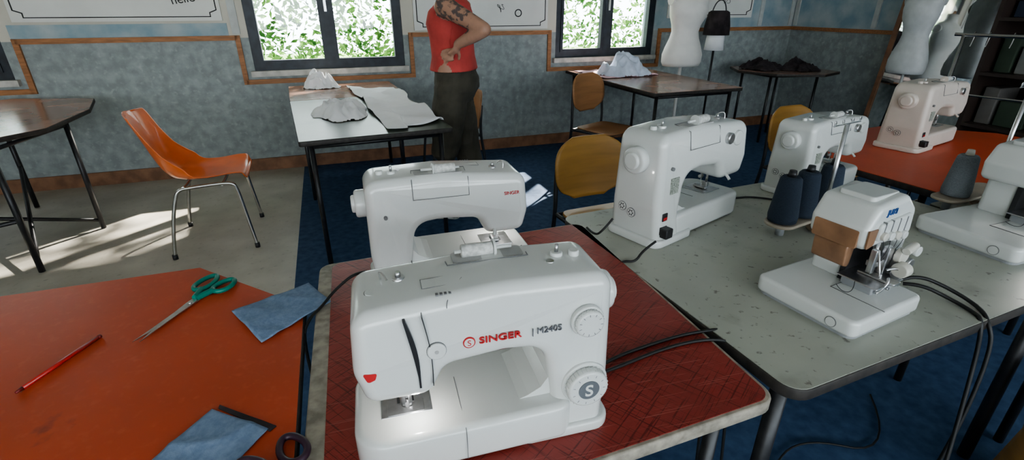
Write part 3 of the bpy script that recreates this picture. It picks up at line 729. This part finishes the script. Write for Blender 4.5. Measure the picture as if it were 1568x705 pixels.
sheet('white_fabric_sheet', [(-1.40, 4.35), (-.98, 4.25), (-.42, 2.98), (-.68, 2.74)], ZTB, CLOTHW, .030, 60, 2, 4, rag=.07)
crumple('crumpled_white_fabric', (-1.14, 3.30, ZTB), .18, .34, .11, CLOTHW, 1, .3)
crumple('crumpled_white_fabric', (-1.62, 4.38, ZTB), .16, .14, .17, CLOTHW, 4)
sheet('pink_fabric', [(.62, 5.25), (1.25, 5.48), (1.4, 4.95), (.85, 4.7)], .785, CLOTHP, .012, 24, 9, 7, rag=.05)
crumple('crumpled_blue_fabric', (1.06, 4.98, .787), .25, .22, .26, CLOTHB, 3)
crumple('dark_clothes_pile', (3.0+FX, 5.72, ZTB), .24, .2, .14, DARKC, 5)
crumple('dark_clothes_pile', (3.36+FX, 5.62, ZTB), .24, .2, .14, DARKC, 8, rz=.4)
zf = ZTB
sheet('blue_fabric_swatch', [(-.638, .952), (-.5107, 1.080), (-.425, .992), (-.519, .840)], zf, DENIM, .005, 24, 3, 9, .0015)
sheet('blue_fabric_swatch', [(-.560, .530), (-.52, .655), (-.401, .609), (-.44, .490)], zf, DENIM, .005, 24, 7, 9, .0015)
sheet('dark_felt_swatch', [(-.510, .657), (-.512, .665), (-.392, .617), (-.398, .606)], zf, DARKC, .001, 8, 7, 9, .002)

def scissors(name, loc, rz, hm, sc=1, open_=.10):
    e = empty(name, loc, rz, sc)
    for s in (-1, 1):
        h = empty('half_%d' % (s+1)); h.parent = e; h.rotation_euler = (0, 0, s*open_/2); h.location = (0, 0, .002+.0022*(s+1)/2)
        prism('blade', [(-.03, -.006, .002), (.0, -.009*1, .004), (.10, -.006 if s > 0 else -.002, .01), (.148, 0, 0), (.10, .006 if s < 0 else .002, .01), (.0, .009, .004), (-.03, .006, .002)], 0, .0018, 0, STEEL, h, 'xy')
        cx = -.085; lx = .036 if s > 0 else .030; cyy = -s*.020
        pts = [(cx+lx*math.cos(a), cyy+(.019+.003*math.cos(a))*math.sin(a), .006) for a in [2*math.pi*i/16 for i in range(16)]]
        tube('loop', pts, .0058, hm, h, True)
        tube('shank', [(-.018, 0, .005), (-.035, -s*.004, .006), (-.055, -s*.010, .006)], .0072, hm, h)
    cyl('screw', (0, 0, .001), (0, 0, .0085), .004, STEEL, e, n=16)
    return e
TEAL = mat('teal_plastic', (.0, .19, .14), .35)
PURP = mat('purple_plastic', (.035, .015, .03), .35)
ang = math.atan2(.848-.987, -.786+.752)
scissors('scissors', (-.752, .985, ZTB), ang+.06, TEAL, 1.0, .12)
scissors('scissors', (-.30, .49, ZTB), rad(-40), PURP, 1.0, .25)
e = empty('red_pencil', (-.893, .692, ZTB+.0042), math.atan2(.861-.692, -.868+.893)+.0)
PEN = mat('red_pencil_paint', (.42, .02, .015), .3, coat=.4)
cyl('barrel', (.012, 0, 0), (.165, 0, 0), .0042, PEN, e, n=6); cyl('tip_wood', (.012, 0, 0), (.0, 0, 0), .0038, mat('dark_red', (.15, .01, .01), .4), e, r1=.0022, n=12)
cyl('end_cap', (.165, 0, 0), (.171, 0, 0), .0042, mat('dark_red', (.15, .01, .01), .4), e, n=12)

# ------------------------------------------------------------------ cables
Z = ZTB+.004
def cable(name, pts, r=.0035): return tube(name, pts, r, CABLE)
cable('power_cable', [(.135, .73, Z+.01), (.20, .79, Z), (.28, .83, Z), (.36, .865, Z), (.42, .88, Z), (.46, .90, Z-.01), (.475, .92, .68), (.47, .93, .4), (.5, .9, .02), (.7, 1.0, .012)])
cable('power_cable', [(.135, .715, Z+.012), (.21, .765, Z), (.30, .815, Z), (.38, .845, Z), (.44, .85, Z), (.482, .86, Z-.03), (.49, .86, .5), (.52, .8, .02)])
cable('power_cable', [(-.335, 1.10, Z+.02), (-.37, 1.06, Z+.05), (-.42, 1.02, Z+.02), (-.44, .97, Z), (-.452, .93, Z), (-.455, .88, Z-.02), (-.44, .88, .5), (-.4, .9, .02)])
cable('power_cable', [(.40, 1.245, .80), (.36, 1.22, .785), (.335, 1.19, Z), (.30, 1.20, Z-.0), (.285, 1.215, .72), (.29, 1.22, .4), (.32, 1.2, .02)])
cable('power_cable', [(.30, 1.36, .82), (.27, 1.34, .79), (.25, 1.36, Z), (.235, 1.42, Z)])
cable('power_cable', [(.74, 1.62, Z+.02), (.80, 1.68, Z), (.88, 1.70, Z), (.95, 1.66, Z)])
cable('power_cable', [(.955, 1.06, .785), (.99, 1.06, .80), (1.05, 1.03, .78), (1.08, .975, Z), (1.06, .925, Z), (1.075, .90, .70), (1.04, .86, .45), (.95, .82, .15), (.8, .85, .02), (.6, 1.0, .012)], .0045)
cable('power_cable', [(.955, 1.05, .78), (.98, 1.03, .79), (1.03, 1.00, .77), (1.05, .95, Z), (1.04, .915, Z), (1.05, .90, .66), (1.0, .8, .3), (.9, .7, .03), (.75, .7, .012), (.6, .8, .012), (.4, .85, .012)], .0045)
cable('floor_cable', [(.5, 1.0, .01), (.8, 1.1, .012), (1.0, 1.3, .012), (1.3, 1.2, .012), (1.4, 1.5, .012)])
cable('floor_cable', [(.3, .9, .01), (.5, .8, .012), (.8, .9, .012), (1.1, .8, .012), (1.5, 1.0, .012)])
e = empty('power_strip', (.36, .92, .004), rad(30))
box('case', -.15, .15, -.03, .03, 0, .04, WHITE2, e, r=.008)
for k in range(4): cyl('outlet', (-.1+k*.066, 0, .036), (-.1+k*.066, 0, .0405), .02, GREYP, e)
e = empty('ochre_stool', (1.60, 1.00, .003))
loft('body', [(0, 0, .004, .15, .15), (0, 0, .03, .16, .16), (0, 0, .25, .13, .13), (0, 0, .40, .15, .15), (0, 0, .43, .155, .155), (0, 0, .44, .14, .14)], PLY, e)

# ------------------------------------------------------------------ person (local: facing +x, left side = +y)
def chain_mesh(pts, radii, n=14):
    V = []; K = len(pts); P = [Vector(p) for p in pts]
    def ring(c, d, r):
        q = d.to_track_quat('Z', 'Y')
        if not isinstance(r, tuple): r = (r, r)
        return [c+q @ Vector((r[0]*math.cos(2*math.pi*i/n), r[1]*math.sin(2*math.pi*i/n), 0)) for i in range(n)]
    rs = []
    sc_ = lambda r, f: r*f if not isinstance(r, tuple) else (r[0]*f, r[1]*f)
    for i in range(K):
        d = (P[min(i+1, K-1)]-P[max(i-1, 0)]).normalized(); r = radii[i]; rr = r if not isinstance(r, tuple) else min(r)
        if i == 0:
            for f in (.35, .8): rs.append(ring(P[0]-d*rr*math.sqrt(1-f*f), d, sc_(r, f)))
        rs.append(ring(P[i], d, r))
        if i == K-1:
            for f in (.8, .35): rs.append(ring(P[i]+d*rr*math.sqrt(1-f*f), d, sc_(r, f)))
    for r in rs: V += r
    L = len(rs); F = [tuple(range(n)), tuple(range((L-1)*n, L*n))]
    for k in range(L-1):
        for i in range(n): F.append((k*n+i, k*n+(i+1) % n, (k+1)*n+(i+1) % n, (k+1)*n+i))
    return V, F
def loft_mesh(secs, n=28):
    V = []
    for cx, cy, z, rx, ry in secs:
        for i in range(n):
            a = 2*math.pi*i/n; V.append(Vector((cx+rx*math.cos(a), cy+ry*math.sin(a), z)))
    K = len(secs); F = [tuple(range(n)), tuple(range((K-1)*n, K*n))]
    for k in range(K-1):
        for i in range(n): F.append((k*n+i, k*n+(i+1) % n, (k+1)*n+(i+1) % n, (k+1)*n+i))
    return V, F
def build_person(name, loc, rz):
    VV = []; FF = []
    def add(vf):
        b = len(VV); VV.extend(vf[0]); FF.extend([tuple(i+b for i in f) for f in vf[1]])
    add(loft_mesh([(0, 0, .80, .06, .11), (-.005, 0, .83, .115, .165), (-.015, 0, .90, .142, .190), (-.015, 0, .97, .138, .185), (0, 0, 1.05, .118, .160), (0, 0, 1.12, .108, .148), (0, 0, 1.2, .115, .158), (.005, 0, 1.3, .128, .172), (0, 0, 1.37, .115, .170), (-.01, 0, 1.42, .085, .145), (-.01, 0, 1.455, .058, .080)]))
    add(loft_mesh([(0, 0, 1.015, .138, .186), (0, 0, 1.02, .148, .196), (0, 0, 1.10, .136, .176), (.004, 0, 1.2, .138, .174), (.010, 0, 1.29, .148, .184), (.004, 0, 1.36, .130, .174), (-.01, 0, 1.41, .098, .150), (-.01, 0, 1.435, .064, .108)]))
    add(chain_mesh([(-.01, 0, 1.42), (.0, 0, 1.47), (.015, 0, 1.53)], [.058, .052, .052]))
    add(loft_mesh([(.045, 0, 1.475, .02, .02), (.04, 0, 1.485, .045, .042), (.028, 0, 1.51, .073, .055), (.018, 0, 1.55, .088, .068), (.012, 0, 1.60, .096, .075), (.008, 0, 1.64, .096, .077), (.002, 0, 1.68, .085, .068), (0, 0, 1.705, .055, .045), (0, 0, 1.715, .02, .015)]))
    add(chain_mesh([(.100, 0, 1.615), (.118, 0, 1.578), (.108, 0, 1.565)], [.009, .013, .010], 10))
    add(chain_mesh([(.094, -.02, 1.535), (.100, 0, 1.537), (.094, .02, 1.535)], [.006, .008, .006], 8))
    SH_ = lambda s: (-.01, s*.185, 1.395)
    EL = lambda s: (-.285, .290, 1.270) if s > 0 else (.0, -.235, 1.115)
    WR = lambda s: (-.105, .222, 1.185) if s > 0 else (.075, -.235, .895)
    for s in (-1, 1):
        add(chain_mesh([(.01, s*.076, 1.57), (.0, s*.082, 1.595), (.0, s*.080, 1.615)], [.008, .012, .010], 8))
        dx = .045*s
        add(chain_mesh([(0, s*.088, .90), (.012+dx*.3, s*.100, .70), (.01+dx, s*.105, .48), (-.012+dx*1.3, s*.107, .30), (-.02+dx*1.5, s*.110, .11)], [.112, .108, .090, .084, .078], 18))
        ax = -.02+dx*1.5
        add(chain_mesh([(ax-.045, s*.110, .055), (ax+.03, s*.112, .058), (ax+.10, s*.117, .045), (ax+.16, s*.121, .036)], [(.04, .052), (.043, .055), (.045, .044), (.040, .032)], 16))
        sh = SH_(s); el = EL(s); wr = WR(s)
        mid = tuple((a+b)/2 for a, b in zip(sh, el))
        fm = tuple(a*.6+b*.4 for a, b in zip(el, wr))
        add(chain_mesh([(.0, s*.14, 1.40), sh, mid, el], [.060, .060, .050, .041], 16))
        add(chain_mesh([el, fm, wr], [.041, .041, .028], 16))
        if s > 0:
            dz = .05; hx = -.025
            add(chain_mesh([wr, (-.065+hx, .212, 1.105+dz), (-.03+hx, .196, 1.085+dz)], [(.022, .022), (.032, .018), (.036, .016)], 14))
            for k in range(4):
                z0 = 1.105+dz-k*.020; L = (.030, .034, .031, .024)[k]
                add(chain_mesh([(-.035+hx, .196, z0), (-.030+L+hx, .193, z0-.004), (-.030+L*1.9+hx, .183, z0-.012), (-.030+L*2.5+hx, .172, z0-.020)], [.0095, .009, .0085, .0075], 8))
            add(chain_mesh([(-.070+hx, .205, 1.10+dz), (-.078+hx, .198, 1.072+dz), (-.070+hx, .186, 1.048+dz)], [.012, .0105, .009], 8))
        else:
            add(chain_mesh([wr, (.088, -.238, .865), (.10, -.238, .825)], [(.024, .022), (.034, .018), (.037, .016)], 14))
            for k in range(4):
                x0 = .075+k*.018; L = (.62, .9, 1.0, .85)[k]
                add(chain_mesh([(x0, -.238, .83), (x0+.010, -.236, .83-.035*L), (x0+.012, -.228, .83-.062*L), (x0+.010, -.216, .83-.082*L)], [.0095, .009, .0085, .0075], 8))
            add(chain_mesh([(.115, -.232, .87), (.140, -.224, .845), (.148, -.214, .815)], [.012, .0105, .009], 8))
    me = bpy.data.meshes.new(name); me.from_pydata([tuple(v) for v in VV], [], FF)
    tmp = bpy.data.objects.new(name+'_tmp', me); COL.objects.link(tmp)
    r = tmp.modifiers.new('r', 'REMESH'); r.mode = 'VOXEL'; r.voxel_size = .006; r.use_smooth_shade = True
    s = tmp.modifiers.new('s', 'SMOOTH'); s.iterations = 4; s.factor = .5
    dg = bpy.context.evaluated_depsgraph_get()
    me2 = bpy.data.meshes.new_from_object(tmp.evaluated_get(dg)); bpy.data.objects.remove(tmp)
    o = bpy.data.objects.new(name, me2); COL.objects.link(o); me = me2
    SKIN = mat('skin', (.40, .225, .155), .5, var=.08, scale=20)
    TAT = mat('tattooed_skin', (.40, .225, .155), .5, scale=28, col2=(.10, .075, .07), lo=.48, hi=.56, detail=6)
    TOP = mat('red_tank_top', (.50, .07, .06), .85, var=.12, scale=10, bump=.2)
    TRS = mat('olive_trousers', (.060, .054, .040), .9, var=.2, scale=14, bump=.3)
    SHO = mat('grey_sneaker', (.20, .24, .20), .7, var=.4, scale=40); SOL = mat('white_sole', (.5, .5, .46), .7)
    HAIR = mat('dark_hair', (.03, .018, .012), .6, var=.4, scale=60)
    me.materials.clear()
    for m_ in (SKIN, TAT, TOP, TRS, SHO, SOL, HAIR): me.materials.append(m_)
    def seg(p, a, b):
        a = Vector(a); b = Vector(b); t = max(0, min(1, (p-a).dot(b-a)/(b-a).length_squared)); return (p-(a+(b-a)*t)).length, t
    NRM = [v.normal.copy() for v in me.vertices]
    newco = []
    for v, nn in zip(me.vertices, NRM):
        c = v.co.copy()
        hand = c.y < -.20 and c.z > .70
        if c.z < 1.0 and c.z > .1 and not hand: c = c+nn*.011*noise.noise(Vector((c.x*8, c.y*8, c.z*13)))
        elif 1.0 <= c.z < 1.38 and abs(c.y) < .165: c = c+nn*.010*noise.noise(Vector((c.x*11, c.y*11, c.z*5)))
        newco += [c.x, c.y, c.z]
    me.vertices.foreach_set('co', newco)
    mi = []
    cs = [p.center.copy() for p in me.polygons]
    for c in cs:
        s = 1 if c.y > 0 else -1; i = 2
        d1, t1 = seg(c, SH_(s), EL(s)); d2, t2 = seg(c, EL(s), WR(s))
        if c.z < .028: i = 5
        elif c.z < .105: i = 4
        elif c.z < 1.018: i = 3
        if c.z > 1.01:
            if c.z > 1.432 or (c.z > 1.41 and c.x > .02 and abs(c.y) < .06): i = 0
            if abs(c.y) > .168 and d1 < .072 and c.z > 1.2: i = 1 if s > 0 and t1 < .75 else 0
            elif d2 < .055: i = 0
            elif abs(c.y) > .183 and c.z < 1.22 and c.x < .06: i = 0
        if c.y < -.198 and c.z > .72 and (d1 < .07 or d2 < .05 or (c.z < .91 and c.x > .03)): i = 0
        if c.z > 1.50 and (c.z > 1.665 or c.x < -.01) and not (abs(c.y) > .078 and c.z < 1.63): i = 6
        mi.append(i)
    me.polygons.foreach_set('material_index', mi)
    me.polygons.foreach_set('use_smooth', [True]*len(mi))
    me.update()
    o.location = loc; o.rotation_euler = (0, 0, rz)
    for s in (-1, 1):
        cyl('eye_%d' % (s+1), (.095, s*.030, 1.603), (.1005, s*.030, 1.603), .010, WHITE, o, n=14)
        cyl('iris_%d' % (s+1), (.100, s*.030, 1.603), (.1015, s*.030, 1.603), .0055, HAIR, o, n=12)
    return o
build_person('standing_person', (-.375, 3.36, .004), rad(168))

# ------------------------------------------------------------------ lights
sun = bpy.data.lights.new('sun', 'SUN'); sun.energy = 13; sun.angle = rad(1.0); sun.color = (1, .95, .86)
so = bpy.data.objects.new('sun', sun); COL.objects.link(so)
d = Vector((-.455, -.89, -math.tan(rad(37)))); so.rotation_euler = d.to_track_quat('-Z', 'Y').to_euler()
so.location = (3, 12, 8)
w = bpy.data.worlds.new('World'); scene.world = w; w.use_nodes = True
bg = w.node_tree.nodes['Background']; bg.inputs[0].default_value = (.84, .93, 1.0, 1); bg.inputs[1].default_value = 3.2
for nme, p, en in [('machine_lamp', (-.14, .56, .872), .08), ('machine_lamp', (-.05, 1.22, .876), .10), ('machine_lamp', (1.60, 1.30, .90), .3)]:
    L = bpy.data.lights.new(nme, 'POINT'); L.energy = en; L.shadow_soft_size = .006; L.color = (1, .98, .95)
    o = bpy.data.objects.new(nme, L); COL.objects.link(o); o.location = p

# ------------------------------------------------------------------ camera
cam = bpy.data.cameras.new('camera'); co = bpy.data.objects.new('camera', cam); COL.objects.link(co)
cam.sensor_width = 36; cam.lens = 36*760/1568; co.location = (0, 0, 1.4); co.rotation_euler = (rad(90-24.4), 0, 0)
cam.clip_start = .02
scene.camera = co
scene.view_settings.view_transform = 'AgX'
scene.view_settings.look = 'AgX - Medium High Contrast'
scene.view_settings.exposure = 1.35
